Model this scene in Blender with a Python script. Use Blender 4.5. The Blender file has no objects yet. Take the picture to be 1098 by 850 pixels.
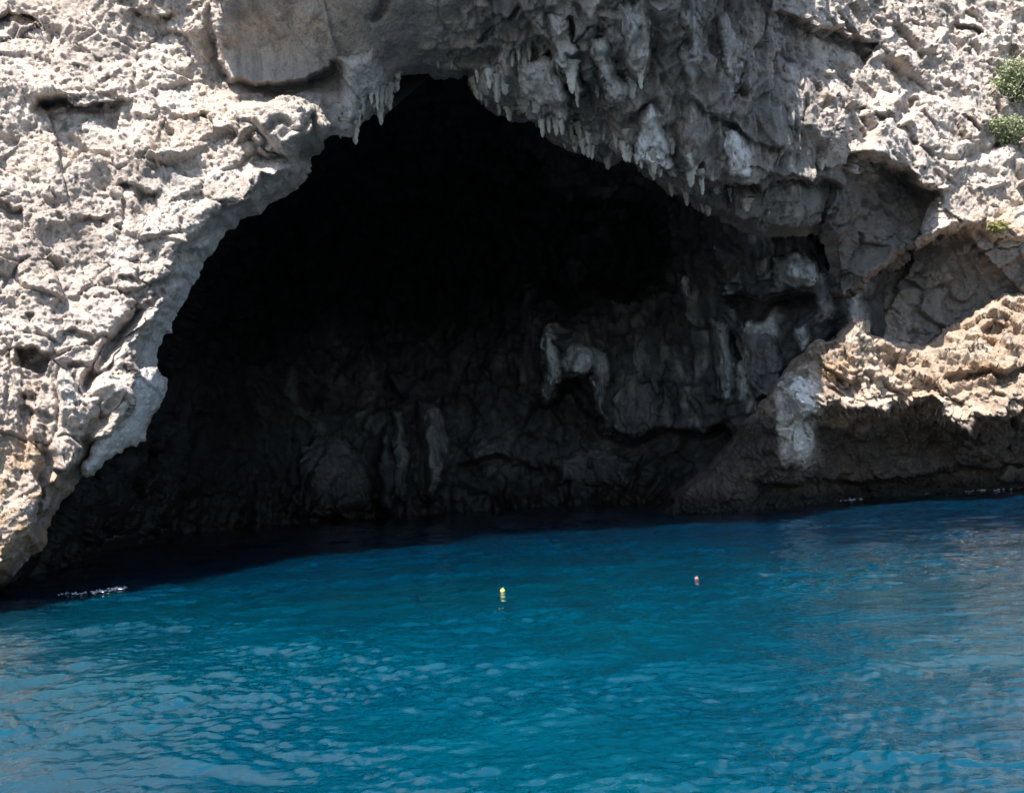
import bpy, math, random
import numpy as np
random.seed(5)
RNG = np.random.default_rng(11)
sc = bpy.context.scene
COL = sc.collection

# ------------------------------------------------------------------ camera geometry (metres, camera looks along +Y)
CAMH = 2.6
F = 930.0                      # focal length in pixels of the 1098 x 850 photograph
CU, CV = 549.0, 425.0
PITCH = math.atan(67.0 / F)
ROLL = math.atan(0.062)
fw = np.array([0, math.cos(PITCH), math.sin(PITCH)])
r0 = np.array([1.0, 0, 0]); u0 = np.array([0, -math.sin(PITCH), math.cos(PITCH)])
rt = r0 * math.cos(ROLL) - u0 * math.sin(ROLL)
up = u0 * math.cos(ROLL) + r0 * math.sin(ROLL)
CAM = np.array([0, 0, CAMH])

def at(u, v, Y):
    """world point seen in direction (u, v) at distance Y in front of the boat"""
    u = np.asarray(u, float); v = np.asarray(v, float); Y = np.asarray(Y, float)
    d = fw + ((u - CU) / F)[..., None] * rt - ((v - CV) / F)[..., None] * up
    return CAM + d * (Y / d[..., 1])[..., None]

def on_water(u, v):
    d = fw + (u - CU) / F * rt - (v - CV) / F * up
    return CAM + d * (-CAMH / d[2])

# ------------------------------------------------------------------ noise (numpy)
PERM = RNG.permutation(4096).astype(np.int32)
GRAD = RNG.normal(size=(4096, 3)).astype(np.float32)
GRAD /= np.linalg.norm(GRAD, axis=1, keepdims=True)
JIT = RNG.random((4096, 3)).astype(np.float32)

def _h(x, y, z):
    return PERM[(PERM[(PERM[x & 4095] + y) & 4095] + z) & 4095]

def perlin(p):
    p = p.astype(np.float32)
    i = np.floor(p).astype(np.int32); f = p - i
    w = f * f * f * (f * (f * 6 - 15) + 10)
    out = 0
    for dx in (0, 1):
        wx = w[:, 0] if dx else 1 - w[:, 0]
        for dy in (0, 1):
            wy = w[:, 1] if dy else 1 - w[:, 1]
            for dz in (0, 1):
                wz = w[:, 2] if dz else 1 - w[:, 2]
                g = GRAD[_h(i[:, 0] + dx, i[:, 1] + dy, i[:, 2] + dz)]
                out = out + wx * wy * wz * (g[:, 0] * (f[:, 0] - dx) + g[:, 1] * (f[:, 1] - dy) + g[:, 2] * (f[:, 2] - dz))
    return out * 1.5

def fbm(p, octv=4, gain=0.5, lac=2.07, ridged=False):
    a, s, out = 1.0, 0.0, 0
    p = p.astype(np.float32).copy()
    for k in range(octv):
        n = perlin(p + 17.3 * k)
        if ridged: n = 1 - 2 * np.abs(n)
        out = out + a * n; s += a; a *= gain; p = p * lac
    return out / s

def worley(p):
    p = p.astype(np.float32)
    i = np.floor(p).astype(np.int32); f = p - i
    f1 = np.full(len(p), 9, np.float32); f2 = f1.copy(); cid = np.zeros(len(p), np.int32); tilt = np.zeros(len(p), np.float32)
    for dx in (-1, 0, 1):
        for dy in (-1, 0, 1):
            for dz in (-1, 0, 1):
                h = _h(i[:, 0] + dx, i[:, 1] + dy, i[:, 2] + dz)
                j = JIT[h]
                ax, ay, az = j[:, 0] + dx - f[:, 0], j[:, 1] + dy - f[:, 1], j[:, 2] + dz - f[:, 2]
                d = ax * ax + ay * ay + az * az
                m = d < f1
                g = GRAD[h]
                tilt = np.where(m, g[:, 0] * ax + g[:, 1] * ay + g[:, 2] * az, tilt)
                f2 = np.where(m, f1, np.minimum(f2, d)); cid = np.where(m, h, cid); f1 = np.where(m, d, f1)
    return np.sqrt(f1), np.sqrt(f2), cid, tilt

def blocks_of(p, amp):
    """broken rock: tilted facets with stepped edges"""
    f1, f2, cid, tilt = worley(p)
    e = smooth(0, .09, f2 - f1)
    return amp * ((JIT[cid][:, 0] - .5) * 1.0 + tilt * 1.1) * (.35 + .65 * e) - .22 * amp * (1 - e)

def smooth(a, b, x):
    t = np.clip((x - a) / (b - a), 0, 1); return t * t * (3 - 2 * t)

# ------------------------------------------------------------------ 2-D outline tools
def jag(poly, n=4, amp=2.5, closed=True):
    pts = [np.array(q, float) for q in poly]
    r = np.random.default_rng(int(abs(pts[0][0] * 7 + pts[0][1] * 3)) % 9999)
    for _ in range(n):
        out = []
        L = len(pts)
        for k in range(L if closed else L - 1):
            a, b = pts[k], pts[(k + 1) % L]
            l = np.linalg.norm(b - a)
            out.append(a)
            if l > 5:
                nrm = np.array([-(b - a)[1], (b - a)[0]]) / l
                out.append((a + b) / 2 + nrm * r.normal() * min(amp, l * 0.10))
        if not closed: out.append(pts[-1])
        pts = out
    return np.array(pts)

def seg_dist(U, V, a, b):
    ab = b - a; l2 = max(float(ab @ ab), 1e-9)
    t = np.clip(((U - a[0]) * ab[0] + (V - a[1]) * ab[1]) / l2, 0, 1)
    dx = U - (a[0] + t * ab[0]); dy = V - (a[1] + t * ab[1])
    return np.sqrt(dx * dx + dy * dy), t, ab[0] * dy - ab[1] * dx

def poly_sdf(U, V, poly):
    """positive inside"""
    poly = np.asarray(poly, float); n = len(poly)
    d = np.full(U.shape, 1e9); ins = np.zeros(U.shape, bool)
    for k in range(n):
        a, b = poly[k], poly[(k + 1) % n]
        dd, _, _ = seg_dist(U, V, a, b)
        d = np.minimum(d, dd)
        if a[1] != b[1]:
            c = ((a[1] > V) != (b[1] > V)) & (U < (b[0] - a[0]) * (V - a[1]) / (b[1] - a[1]) + a[0])
            ins ^= c
    return np.where(ins, d, -d)

def line_sd(U, V, line):
    """signed distance to an open line: positive below / on its right-hand side when drawn left to right; also taper 0..1"""
    line = np.asarray(line, float)
    L = np.r_[0, np.cumsum(np.linalg.norm(np.diff(line, axis=0), axis=1))]
    d = np.full(U.shape, 1e9); s = np.zeros(U.shape); pos = np.zeros(U.shape); pp = np.zeros(U.shape)
    for k in range(len(line) - 1):
        dd, t, cr = seg_dist(U, V, line[k], line[k + 1])
        pr = np.abs(cr) / max(np.linalg.norm(line[k + 1] - line[k]), 1e-9)
        m = (dd < d - 1e-6) | ((dd < d + 1e-6) & (pr > pp))
        pp = np.where(m, pr, pp)
        d = np.where(m, dd, d); s = np.where(m, np.sign(cr), s)
        pos = np.where(m, L[k] + t * (L[k + 1] - L[k]), pos)
    e = min(25.0, L[-1] * 0.25)
    tap = smooth(0, e, pos) * smooth(0, e, L[-1] - pos)
    return d * s, tap

def ledge(D, U, V, line, h, below=60, fwd=0.0, above=40, w=4):
    """rock above the line juts out over the rock below it"""
    ln = jag(line, 3, 3.0, closed=False)
    w = max(w, 3.2 * h)
    x0, x1, y0, y1 = ln[:, 0].min() - 3 * below, ln[:, 0].max() + 3 * below, ln[:, 1].min() - 3 * max(above, 10), ln[:, 1].max() + 4 * below
    m = (U > x0) & (U < x1) & (V > y0) & (V < y1)
    d, tap = line_sd(U[m], V[m], ln)
    D[m] += tap * (h * np.exp(-np.maximum(d, 0) / below) * smooth(-w * .5, w, d)
                   - fwd * np.exp(-np.maximum(-d, 0) / above) * (1 - smooth(-w * .5, w, d)))

def crack(D, U, V, line, h, w=5):
    ln = jag(line, 3, 4.0, closed=False)
    m = (U > ln[:, 0].min() - 40) & (U < ln[:, 0].max() + 40) & (V > ln[:, 1].min() - 40) & (V < ln[:, 1].max() + 40)
    d, tap = line_sd(U[m], V[m], ln)
    D[m] += tap * h * np.exp(-(d / w) ** 2)

def dent(D, U, V, poly, h, w=12):
    """positive h = hollow, negative = boss"""
    pl = jag(poly, 3, 4)
    m = (U > pl[:, 0].min() - 2) & (U < pl[:, 0].max() + 2) & (V > pl[:, 1].min() - 2) & (V < pl[:, 1].max() + 2)
    s = poly_sdf(U[m], V[m], pl)
    D[m] += h * smooth(0, w, s)

def tps(ctrl):
    c = np.array(ctrl, float); X = c[:, :2] / 500.0; n = len(X)
    r = np.linalg.norm(X[:, None] - X[None], axis=2)
    K = np.where(r > 0, r * r * np.log(r + 1e-12), 0) + 1e-3 * np.eye(n)
    A = np.zeros((n + 3, n + 3)); A[:n, :n] = K; A[:n, n] = 1; A[:n, n + 1:] = X; A[n, :n] = 1; A[n + 1:, :n] = X.T
    w = np.linalg.solve(A, np.r_[c[:, 2], 0, 0, 0])
    def ev(U, V):
        x = U / 500.0; y = V / 500.0
        o = w[n] + w[n + 1] * x + w[n + 2] * y
        for k in range(n):
            r2 = (x - X[k, 0]) ** 2 + (y - X[k, 1]) ** 2
            o = o + w[k] * 0.5 * r2 * np.log(r2 + 1e-12)
        return o
    return ev

# ------------------------------------------------------------------ materials
def new_mat(name):
    m = bpy.data.materials.new(name); m.use_nodes = True
    nt = m.node_tree
    b = nt.nodes['Principled BSDF']
    return m, nt, b

def rock_material(name, ca, cb, cc, dark, ochre, pale, bump=0.5, rough=0.9, fine=9.0, streak=0.0, wet_shade_z=.55):
    m, nt, b = new_mat(name)
    N, L = nt.nodes.new, nt.links.new
    geo = N('ShaderNodeNewGeometry')
    def noise(scale, detail=6, rough_=0.6, vec=None, dist=0.0):
        n = N('ShaderNodeTexNoise'); n.inputs['Scale'].default_value = scale; n.inputs['Detail'].default_value = detail
        n.inputs['Roughness'].default_value = rough_; n.inputs['Distortion'].default_value = dist
        L(vec if vec is not None else geo.outputs['Position'], n.inputs['Vector']); return n.outputs['Fac']
    def ramp(x, a, c):
        r = N('ShaderNodeMapRange'); r.inputs['From Min'].default_value = a; r.inputs['From Max'].default_value = c
        r.interpolation_type = 'SMOOTHSTEP'; L(x, r.inputs['Value']); return r.outputs['Result']
    def mix(f, a, c):
        x = N('ShaderNodeMix'); x.data_type = 'RGBA'
        if isinstance(f, float): x.inputs[0].default_value = f
        else: L(f, x.inputs[0])
        for s, val in ((6, a), (7, c)):
            if isinstance(val, tuple): x.inputs[s].default_value = (*val, 1)
            else: L(val, x.inputs[s])
        return x.outputs[2]
    def math_(op, a, c):
        x = N('ShaderNodeMath'); x.operation = op
        for s, val in ((0, a), (1, c)):
            if isinstance(val, (int, float)): x.inputs[s].default_value = val
            else: L(val, x.inputs[s])
        return x.outputs[0]
    def attr(nm):
        a = N('ShaderNodeAttribute'); a.attribute_name = nm; return a.outputs['Fac']
    c = mix(ramp(noise(0.35, 5), .38, .62), ca, cb)
    c = mix(ramp(noise(1.7, 8, .68), .45, .68), c, cc)
    # vertical weather streaks
    mp = N('ShaderNodeMapping'); mp.inputs['Scale'].default_value = (2.6, 2.6, 0.22); L(geo.outputs['Position'], mp.inputs['Vector'])
    st = ramp(noise(1.0, 7, .62, mp.outputs['Vector'], 0.6), .47, .66)
    c = mix(math_('MULTIPLY', st, math_('MAXIMUM', attr('streak'), streak)), c, dark)
    c = mix(math_('MULTIPLY', ramp(noise(0.9, 7, .65), .36, .6), attr('ochre')), c, ochre)
    c = mix(math_('MULTIPLY', ramp(noise(2.2, 6, .6, mp.outputs['Vector']), .25, .5), attr('pale')), c, pale)
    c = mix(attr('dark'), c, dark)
    # lichen specks and weathered pits
    c = mix(math_('MULTIPLY', ramp(noise(fine, 6, .7), .54, .68), 0.5), c, dark)
    c = mix(math_('MULTIPLY', ramp(noise(fine * 3.1, 4, .7), .54, .66), 0.42), c, dark)
    c = mix(math_('MULTIPLY', ramp(noise(fine * .45, 5, .7), .55, .7), 0.40), c, dark)
    # dark algae just above the water; in the cave raised to paint shade
    sx = N('ShaderNodeSeparateXYZ'); L(geo.outputs['Position'], sx.inputs[0])
    zz = math_('ADD', sx.outputs['Z'], math_('MULTIPLY', noise(0.8, 4), -0.9))
    wet_shade = N('ShaderNodeMapRange'); wet_shade.inputs['From Min'].default_value = wet_shade_z; wet_shade.inputs['From Max'].default_value = -0.1; L(zz, wet_shade.inputs['Value'])
    c = mix(wet_shade.outputs['Result'], c, (0.012, 0.012, 0.010))
    L(c, b.inputs['Base Color'])
    rr = N('ShaderNodeMapRange'); L(wet_shade.outputs['Result'], rr.inputs['Value']); rr.inputs['To Min'].default_value = rough; rr.inputs['To Max'].default_value = 0.45
    L(rr.outputs['Result'], b.inputs['Roughness'])
    b.inputs['Specular IOR Level'].default_value = 0.25
    bp = N('ShaderNodeBump'); bp.inputs['Strength'].default_value = bump; bp.inputs['Distance'].default_value = 0.12
    L(noise(5.0, 12, .78), bp.inputs['Height'])
    vo = N('ShaderNodeTexVoronoi'); vo.inputs['Scale'].default_value = 7.0; vo.inputs['Detail'].default_value = 3
    L(geo.outputs['Position'], vo.inputs['Vector'])
    b2 = N('ShaderNodeBump'); b2.inputs['Strength'].default_value = bump * .9; b2.inputs['Distance'].default_value = 0.07
    L(vo.outputs['Distance'], b2.inputs['Height']); L(bp.outputs['Normal'], b2.inputs['Normal'])
    L(b2.outputs['Normal'], b.inputs['Normal'])
    return m

M = {}
M['cliff'] = rock_material('limestone', (.47, .39, .335), (.58, .495, .425), (.35, .30, .275), (.115, .11, .10), (.43, .27, .14), (.72, .70, .665), bump=.8)
M['outcrop'] = rock_material('ochre_limestone', (.36, .28, .215), (.47, .385, .31), (.24, .18, .135), (.038, .036, .034), (.41, .255, .14), (.62, .61, .57), bump=.7)
M['cave'] = rock_material('shade_painted_cave_rock', (.042, .044, .046), (.062, .062, .060), (.028, .028, .031), (.009, .009, .010), (.14, .11, .06), (.40, .42, .40), bump=.4, rough=.75, streak=.5, wet_shade_z=2.7)  # albedo kept very low to put the cave's shade into the colour
M['drip'] = rock_material('dripstone', (.36, .33, .28), (.42, .39, .34), (.30, .27, .22), (.12, .11, .09), (.36, .25, .14), (.55, .54, .5), bump=.3, streak=.55)
M['calcite'] = rock_material('calcite', (.62, .61, .57), (.68, .67, .63), (.52, .51, .48), (.30, .28, .24), (.5, .38, .2), (.7, .7, .66), bump=.2, rough=.7, fine=6, streak=.4)
M['calcite_dull'] = rock_material('damp_calcite', (.30, .31, .29), (.36, .37, .35), (.22, .23, .21), (.08, .08, .075), (.3, .22, .12), (.4, .4, .38), bump=.3, rough=.7, fine=6, streak=.4)

# ------------------------------------------------------------------ mesh building
def link_mesh(name, verts, faces, mat, parent=None, attrs=None, smooth_=True):
    me = bpy.data.meshes.new(name)
    verts = np.asarray(verts, np.float32); nv = len(verts)
    me.vertices.add(nv); me.vertices.foreach_set('co', verts.ravel())
    ql = [np.asarray(f, np.int32) for f in faces if len(f)]
    loops = np.concatenate([q.ravel() for q in ql])
    tot = np.concatenate([np.full(len(q), q.shape[1], np.int32) for q in ql])
    st = np.r_[0, np.cumsum(tot)[:-1]].astype(np.int32)
    me.loops.add(len(loops)); me.loops.foreach_set('vertex_index', loops.astype(np.int32))
    me.polygons.add(len(tot)); me.polygons.foreach_set('loop_start', st); me.polygons.foreach_set('loop_total', tot)
    me.update(calc_edges=True)
    me.validate()
    me.polygons.foreach_set('use_smooth', np.full(len(me.polygons), smooth_, bool))
    for k, a in (attrs or {}).items():
        at_ = me.attributes.new(k, 'FLOAT', 'POINT'); at_.data.foreach_set('value', np.asarray(a, np.float32))
    me.materials.append(mat)
    o = bpy.data.objects.new(name, me); COL.objects.link(o)
    if parent is not None:
        o.parent = parent
        o.matrix_parent_inverse.identity()
    return o

def tag(o, label=None, cat=None, group=None, kind=None):
    for k, v in (('label', label), ('category', cat), ('group', group), ('kind', kind)):
        if v: o[k] = v
    return o

def axis(lo, hi, step, out_lo=None, out_hi=None, grow=1.028):
    a = list(np.arange(lo, hi + step * .5, step))
    if out_lo is not None:
        s, x = step, lo
        while x > out_lo: s = min(s * grow, 26); x -= s; a.insert(0, x)
    if out_hi is not None:
        s, x = step, hi
        while x < out_hi: s = min(s * grow, 26); x += s; a.append(x)
    return np.array(a)

def relief(ua, va, depth, poly, keep_inside, disp, attrf, steps, rim_fade=18, roll=None, outer_back=None):
    """A rock surface over the direction grid (ua x va) with real distance depth(U, V), cut along poly; the cut edge is carried
    back into the rock as a wall (steps = (back, sideways) in metres)."""
    U, V = np.meshgrid(ua, va)
    U = U.copy(); V = V.copy()
    S = poly_sdf(U, V, poly)
    if not keep_inside: S = -S            # S > 0 on kept rock
    gy, gx = np.gradient(S, va, ua)
    gl = np.sqrt(gx * gx + gy * gy) + 1e-9; gx /= gl; gy /= gl
    cell = (ua[1:] - ua[:-1]).min() if True else 1
    near = (np.abs(S) < 1.1 * cell)
    U[near] -= (S * gx)[near]; V[near] -= (S * gy)[near]
    keep = (S > -1.1 * cell)
    D = depth(U, V)
    if roll is not None: D = D + roll(U, V, S)
    P = at(U, V, D)
    Ds = D.copy(); HB = 16
    for _ in range(3):
        for ax_ in (0, 1):
            pad = np.concatenate([np.repeat(np.take(Ds, [0], ax_), HB, ax_), Ds, np.repeat(np.take(Ds, [-1], ax_), HB, ax_)], ax_)
            cs = np.cumsum(pad, ax_); n_ = Ds.shape[ax_]
            z0 = np.zeros_like(np.take(cs, [0], ax_))
            cs = np.concatenate([z0, cs], ax_)
            Ds = (np.take(cs, np.arange(2 * HB + 1, 2 * HB + 1 + n_), ax_) - np.take(cs, np.arange(0, n_), ax_)) / (2 * HB + 1)
    Ps = at(U, V, Ds)
    du = np.gradient(Ps, axis=1); dv = np.gradient(Ps, axis=0)
    nrm = np.cross(dv, du); nrm /= np.linalg.norm(nrm, axis=2, keepdims=True) + 1e-9
    toc = CAM - P
    nrm *= np.sign((nrm * toc).sum(2, keepdims=True))
    nrm = .4 * nrm + .6 * toc / np.linalg.norm(toc, axis=2, keepdims=True)
    nrm /= np.linalg.norm(nrm, axis=2, keepdims=True)
    fade = 0.25 + 0.75 * smooth(0, rim_fade, S)
    kf = keep.ravel()
    idx = np.full(U.size, -1, np.int64); idx[kf] = np.arange(kf.sum())
    Pk = P.reshape(-1, 3)[kf]; Uk = U.ravel()[kf]; Vk = V.ravel()[kf]; Sk = S.ravel()[kf]
    dsp = disp(Pk, Uk, Vk, Sk) * fade.ravel()[kf]
    Pk = Pk + nrm.reshape(-1, 3)[kf] * dsp[:, None]
    att = attrf(Pk, Uk, Vk, Sk)
    h, w = U.shape
    I = idx.reshape(h, w)
    q = np.stack([I[:-1, :-1], I[1:, :-1], I[1:, 1:], I[:-1, 1:]], -1).reshape(-1, 4)
    q = q[(q >= 0).all(1)]
    q = q[~(Pk[q][:, :, 2] < -1.6).all(1)]
    # boundary edges
    e = np.concatenate([q[:, [0, 1]], q[:, [1, 2]], q[:, [2, 3]], q[:, [3, 0]]])
    key = np.sort(e, 1); kk = key[:, 0] * 10_000_000 + key[:, 1]
    uq, inv, cnt = np.unique(kk, return_inverse=True, return_counts=True)
    be = e[cnt[inv] == 1]
    bv = np.unique(be)
    gxk = gx.ravel()[kf]; gyk = gy.ravel()[kf]
    verts = [Pk]; faces = [q]; base = len(Pk)
    alla = {k: [v] for k, v in att.items()}
    inner = np.abs(Sk[bv]) < 6 * cell
    prev = np.full(len(Pk), -1, np.int64); prev[bv] = bv
    outw = np.stack([gxk[bv], 0 * gxk[bv], -gyk[bv]], 1)
    outw[~inner] = 0
    ray = Pk[bv] - CAM; ray /= ray[:, 1:2]
    for (bk, sd) in steps:
        bks = np.where(inner, bk, bk if outer_back is None else outer_back * bk / steps[-1][0])
        nv_ = Pk[bv] + outw * sd + np.where(inner[:, None], ray, np.array([0, 1.0, 0])) * bks[:, None]
        nv_ = nv_ + outw * (fbm(nv_ * .7, 4) * min(.8, .25 * sd))[:, None]
        new = np.full(len(Pk), -1, np.int64); new[bv] = base + np.arange(len(bv)); base += len(bv)
        verts.append(nv_)
        tt = smooth(.4, 2.0, np.array(float(bk)))
        for k in alla: alla[k].append(np.where(inner, att[k][bv] * (1 - tt) + tt * (.97 if k == 'dark' else 0.0), att[k][bv]))  # cut walls darken with depth, shade put into the colour
        faces.append(np.stack([prev[be[:, 1]], prev[be[:, 0]], new[be[:, 0]], new[be[:, 1]]], 1))
        prev = new
    return np.concatenate(verts), faces, {k: np.concatenate(v) for k, v in alla.items()}

# ------------------------------------------------------------------ outlines read off the place
MOUTH = [(-70, 760), (-40, 690), (-20, 655), (5, 628), (30, 601), (50, 568), (63, 546), (85, 513), (118, 486), (145, 470), (160, 440), (168, 405), (168, 383),
         (185, 345), (200, 320), (214, 295), (226, 275), (238, 256), (254, 243), (280, 230), (300, 213), (320, 199), (333, 184), (334, 168), (348, 160),
         (354, 146), (368, 147), (380, 146), (388, 132), (400, 122), (410, 128), (417, 107), (426, 84), (440, 80), (460, 78), (478, 84), (503, 80), (509, 100),
         (524, 117), (546, 127), (576, 130), (590, 152), (613, 163), (634, 166), (668, 170), (690, 186), (714, 203), (734, 214), (769, 229), (812, 253), (842, 252),
         (872, 248), (884, 262), (888, 300), (884, 340), (872, 378), (850, 420), (820, 470), (790, 520), (770, 640), (640, 760), (300, 800)]
OUTCROP = [(690, 640), (703, 548), (720, 530), (740, 515), (759, 502), (775, 483), (799, 451), (819, 430), (842, 401), (860, 381), (869, 369), (879, 364), (892, 367),
           (905, 354), (915, 341), (924, 343), (929, 360), (945, 363), (959, 370), (992, 372), (1009, 361), (1026, 350), (1042, 339), (1058, 326), (1075, 315), (1098, 311),
           (1150, 306), (1240, 300), (1400, 310), (1600, 330), (1600, 640)]

# ------------------------------------------------------------------ the cliff
CTRL_A = [(-600, 640, 13.5), (-600, 0, 17), (-600, -600, 26), (-250, 640, 16.3), (-250, 300, 18.6), (-250, 0, 22), (-250, -600, 34),
          (0, 640, 18.7), (0, 520, 19.4), (0, 400, 20.4), (0, 200, 22.6), (0, 0, 26), (0, -300, 31), (0, -600, 38),
          (100, 500, 20.2), (100, 300, 22.0), (100, 100, 24.6), (150, 400, 21.3), (200, 200, 23.4), (200, 280, 22.6), (200, 60, 25.6), (200, -200, 30),
          (280, 180, 23.8), (320, 140, 24.0), (340, 160, 24.0), (300, 60, 25.2), (300, -50, 22.9), (264, 0, 23.5), (300, -130, 21.8), (360, -90, 21.9), (360, 110, 25.9), (400, 60, 25.4), (400, 0, 23.6), (450, 75, 27.0),
          (460, 0, 24.0), (400, -300, 27), (400, -600, 35), (520, 60, 26.4), (560, 110, 27.4), (600, 60, 25.4), (600, 0, 24.2), (620, 150, 27.8), (700, 0, 24.0), (740, -110, 22.6), (640, -110, 22.2),
          (700, 80, 25.6), (700, 160, 27.6), (640, -300, 28), (700, -600, 37), (784, 0, 26.5), (784, 90, 28.1), (800, 180, 29.0), (760, 220, 30.6), (850, 240, 31.6),
          (840, 30, 29.8), (850, 110, 29.8), (870, 180, 30.6), (900, 250, 34.2), (900, 300, 35.6), (880, 400, 36.5), (930, 0, 36.0), (930, 100, 33.8), (930, 180, 32.6),
          (960, 240, 35.0), (1000, 120, 36.0), (1000, 200, 35.2), (1030, 60, 38.5), (1090, 0, 43), (1098, 120, 38.6), (1098, 200, 36.6), (1098, 260, 35.6),
          (1000, 300, 37.0), (1080, 330, 37.5), (1000, 420, 38), (1098, 520, 38), (900, -300, 44), (1000, -600, 56), (1300, -600, 70), (1300, 0, 50), (1300, 250, 40),
          (1300, 500, 41), (1600, -600, 76), (1600, 0, 58), (1600, 500, 44), (800, 560, 39), (700, 700, 39), (300, 700, 22)]
evA = tps(CTRL_A)

def depth_cliff(U, V):
    D = evA(U, V)
    # big smooth slab that overhangs the sunlit buttress
    ledge(D, U, V, [(214, -90), (226, -20), (236, 40), (247, 86), (275, 92), (310, 88), (345, 78), (370, 62)], 1.3, below=16, fwd=.25, above=60, w=5)
    # knuckle of the left buttress at the arch
    dent(D, U, V, [(240, 110), (300, 98), (352, 100), (360, 130), (350, 158), (300, 165), (250, 160)], -0.9, 16)
    ledge(D, U, V, [(270, 158), (300, 162), (330, 162), (352, 156)], 0.7, below=14, w=5)
    dent(D, U, V, [(255, 185), (300, 168), (332, 166), (334, 184), (312, 202), (270, 222), (240, 232)], -0.5, 12)
    # hollow under a ledge high on the buttress
    ledge(D, U, V, [(28, 122), (50, 108), (78, 112), (110, 108), (148, 110)], .9, below=70, fwd=.35, w=4)
    ledge(D, U, V, [(120, 196), (150, 200), (176, 205)], .6, below=24, fwd=.2, w=4)
    ledge(D, U, V, [(-20, 20), (20, 14), (58, 26)], .9, below=22, w=4)
    ledge(D, U, V, [(60, 30), (100, 60), (120, 75)], .35, below=18, w=4)
    ledge(D, U, V, [(140, 6), (170, 20), (200, 12)], .8, below=22, w=4)
    ledge(D, U, V, [(-30, 205), (0, 212), (30, 218)], .6, below=18, w=4)
    ledge(D, U, V, [(8, 372), (40, 374), (62, 384)], .6, below=50, fwd=.2, w=4)
    ledge(D, U, V, [(60, 356), (80, 352), (110, 362)], .5, below=18, w=4)
    ledge(D, U, V, [(120, 300), (140, 296), (168, 304)], .4, below=16, w=4)
    ledge(D, U, V, [(180, 120), (205, 130), (235, 126)], .4, below=16, w=4)
    ledge(D, U, V, [(60, 235), (95, 228), (120, 240)], .45, below=16, w=4)
    # long slanting groove beside the arch
    crack(D, U, V, [(196, 285), (160, 325), (125, 365), (95, 410), (82, 430)], .75, 7)
    crack(D, U, V, [(232, 236), (205, 262), (190, 290)], .5, 6)
    crack(D, U, V, [(130, 420), (95, 460), (78, 485)], .5, 7)
    crack(D, U, V, [(60, 480), (40, 530), (25, 570)], .5, 7)
    # overhang: slab joints, hanging drapery and the lower tier
    crack(D, U, V, [(425, -20), (408, 12), (393, 26)], .5, 5)
    crack(D, U, V, [(566, -10), (540, 12), (520, 34), (505, 44)], .5, 4)
    ledge(D, U, V, [(440, 58), (490, 50), (530, 42), (566, 38), (592, 28)], .5, below=20, w=4)
    ledge(D, U, V, [(500, 78), (520, 100), (548, 112), (580, 118), (610, 128), (640, 140)], .5, below=20, w=4)
    ledge(D, U, V, [(606, 20), (620, 60), (634, 92), (648, 110)], .6, below=14, w=4)
    ledge(D, U, V, [(640, 48), (652, 80), (660, 106), (680, 112)], .5, below=20, w=4)
    ledge(D, U, V, [(626, 166), (652, 150), (680, 168), (712, 178), (760, 186), (786, 190), (812, 194), (850, 186), (884, 190), (908, 196)], 1.7, below=60, fwd=.1, w=5)
    ledge(D, U, V, [(724, 96), (750, 118), (784, 130), (810, 150), (840, 160)], .8, below=30, w=4)
    ledge(D, U, V, [(812, 236), (836, 246), (868, 240), (890, 222)], .6, below=12, w=4)
    for x, y0, y1, hh in ((610, -10, 90, .3), (672, -20, 60, .35), (696, -30, 100, .4), (730, -20, 90, .4), (752, 0, 110, .3), (776, -10, 120, .35), (642, 0, 50, .35), (586, 40, 90, .3)):
        crack(D, U, V, [(x, y0), (x + 4, (y0 + y1) / 2), (x + 10, y1)], hh, 5)
    # right-hand slope: sunlit knobs, shaded recesses
    ledge(D, U, V, [(824, 6), (860, 24), (900, 30), (930, 44), (950, 54)], 2.0, below=46, fwd=.6, above=30, w=5)
    dent(D, U, V, [(836, 70), (862, 62), (886, 78), (912, 96), (924, 140), (900, 180), (868, 160), (846, 110)], -1.3, 26)
    ledge(D, U, V, [(912, 112), (930, 124), (950, 134)], .9, below=22, w=4)
    crack(D, U, V, [(982, 100), (962, 126), (952, 148)], .9, 7)
    ledge(D, U, V, [(900, 168), (940, 166), (970, 180), (990, 200), (1014, 210)], 2.6, below=75, fwd=1.3, above=24, w=5)
    ledge(D, U, V, [(888, 306), (902, 318), (918, 300), (946, 284), (968, 266), (1000, 254), (1022, 242), (1034, 230)], 2.6, below=60, fwd=2.4, above=15, w=4)
    ledge(D, U, V, [(1034, 238), (1060, 250), (1098, 256), (1150, 256)], .8, below=28, w=4)
    ledge(D, U, V, [(1020, 22), (1036, 30), (1052, 44)], 1.0, below=26, w=4)
    ledge(D, U, V, [(880, 60), (905, 70), (925, 84)], .6, below=14, w=4)
    crack(D, U, V, [(1110, 140), (1080, 152), (1050, 164), (1020, 168)], .8, 5)
    for k in range(30):
        r = random.Random(k); x = r.uniform(900, 1090); y = r.uniform(10, 160); l = r.uniform(10, 30)
        ledge(D, U, V, [(x, y), (x + l * .6, y + l * .25), (x + l, y + l * .7)], r.uniform(.15, .4), below=r.uniform(7, 16), w=3)
    for k in range(46):
        r = random.Random(100 + k); y = r.uniform(-10, 480); x = r.uniform(0, min(230, 330 - .55 * y)); l = r.uniform(10, 34)
        ledge(D, U, V, [(x, y), (x + l * .5, y - l * .12), (x + l, y + l * r.uniform(-.1, .3))], r.uniform(.08, .26), below=r.uniform(8, 20), w=3)
    return D

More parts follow.
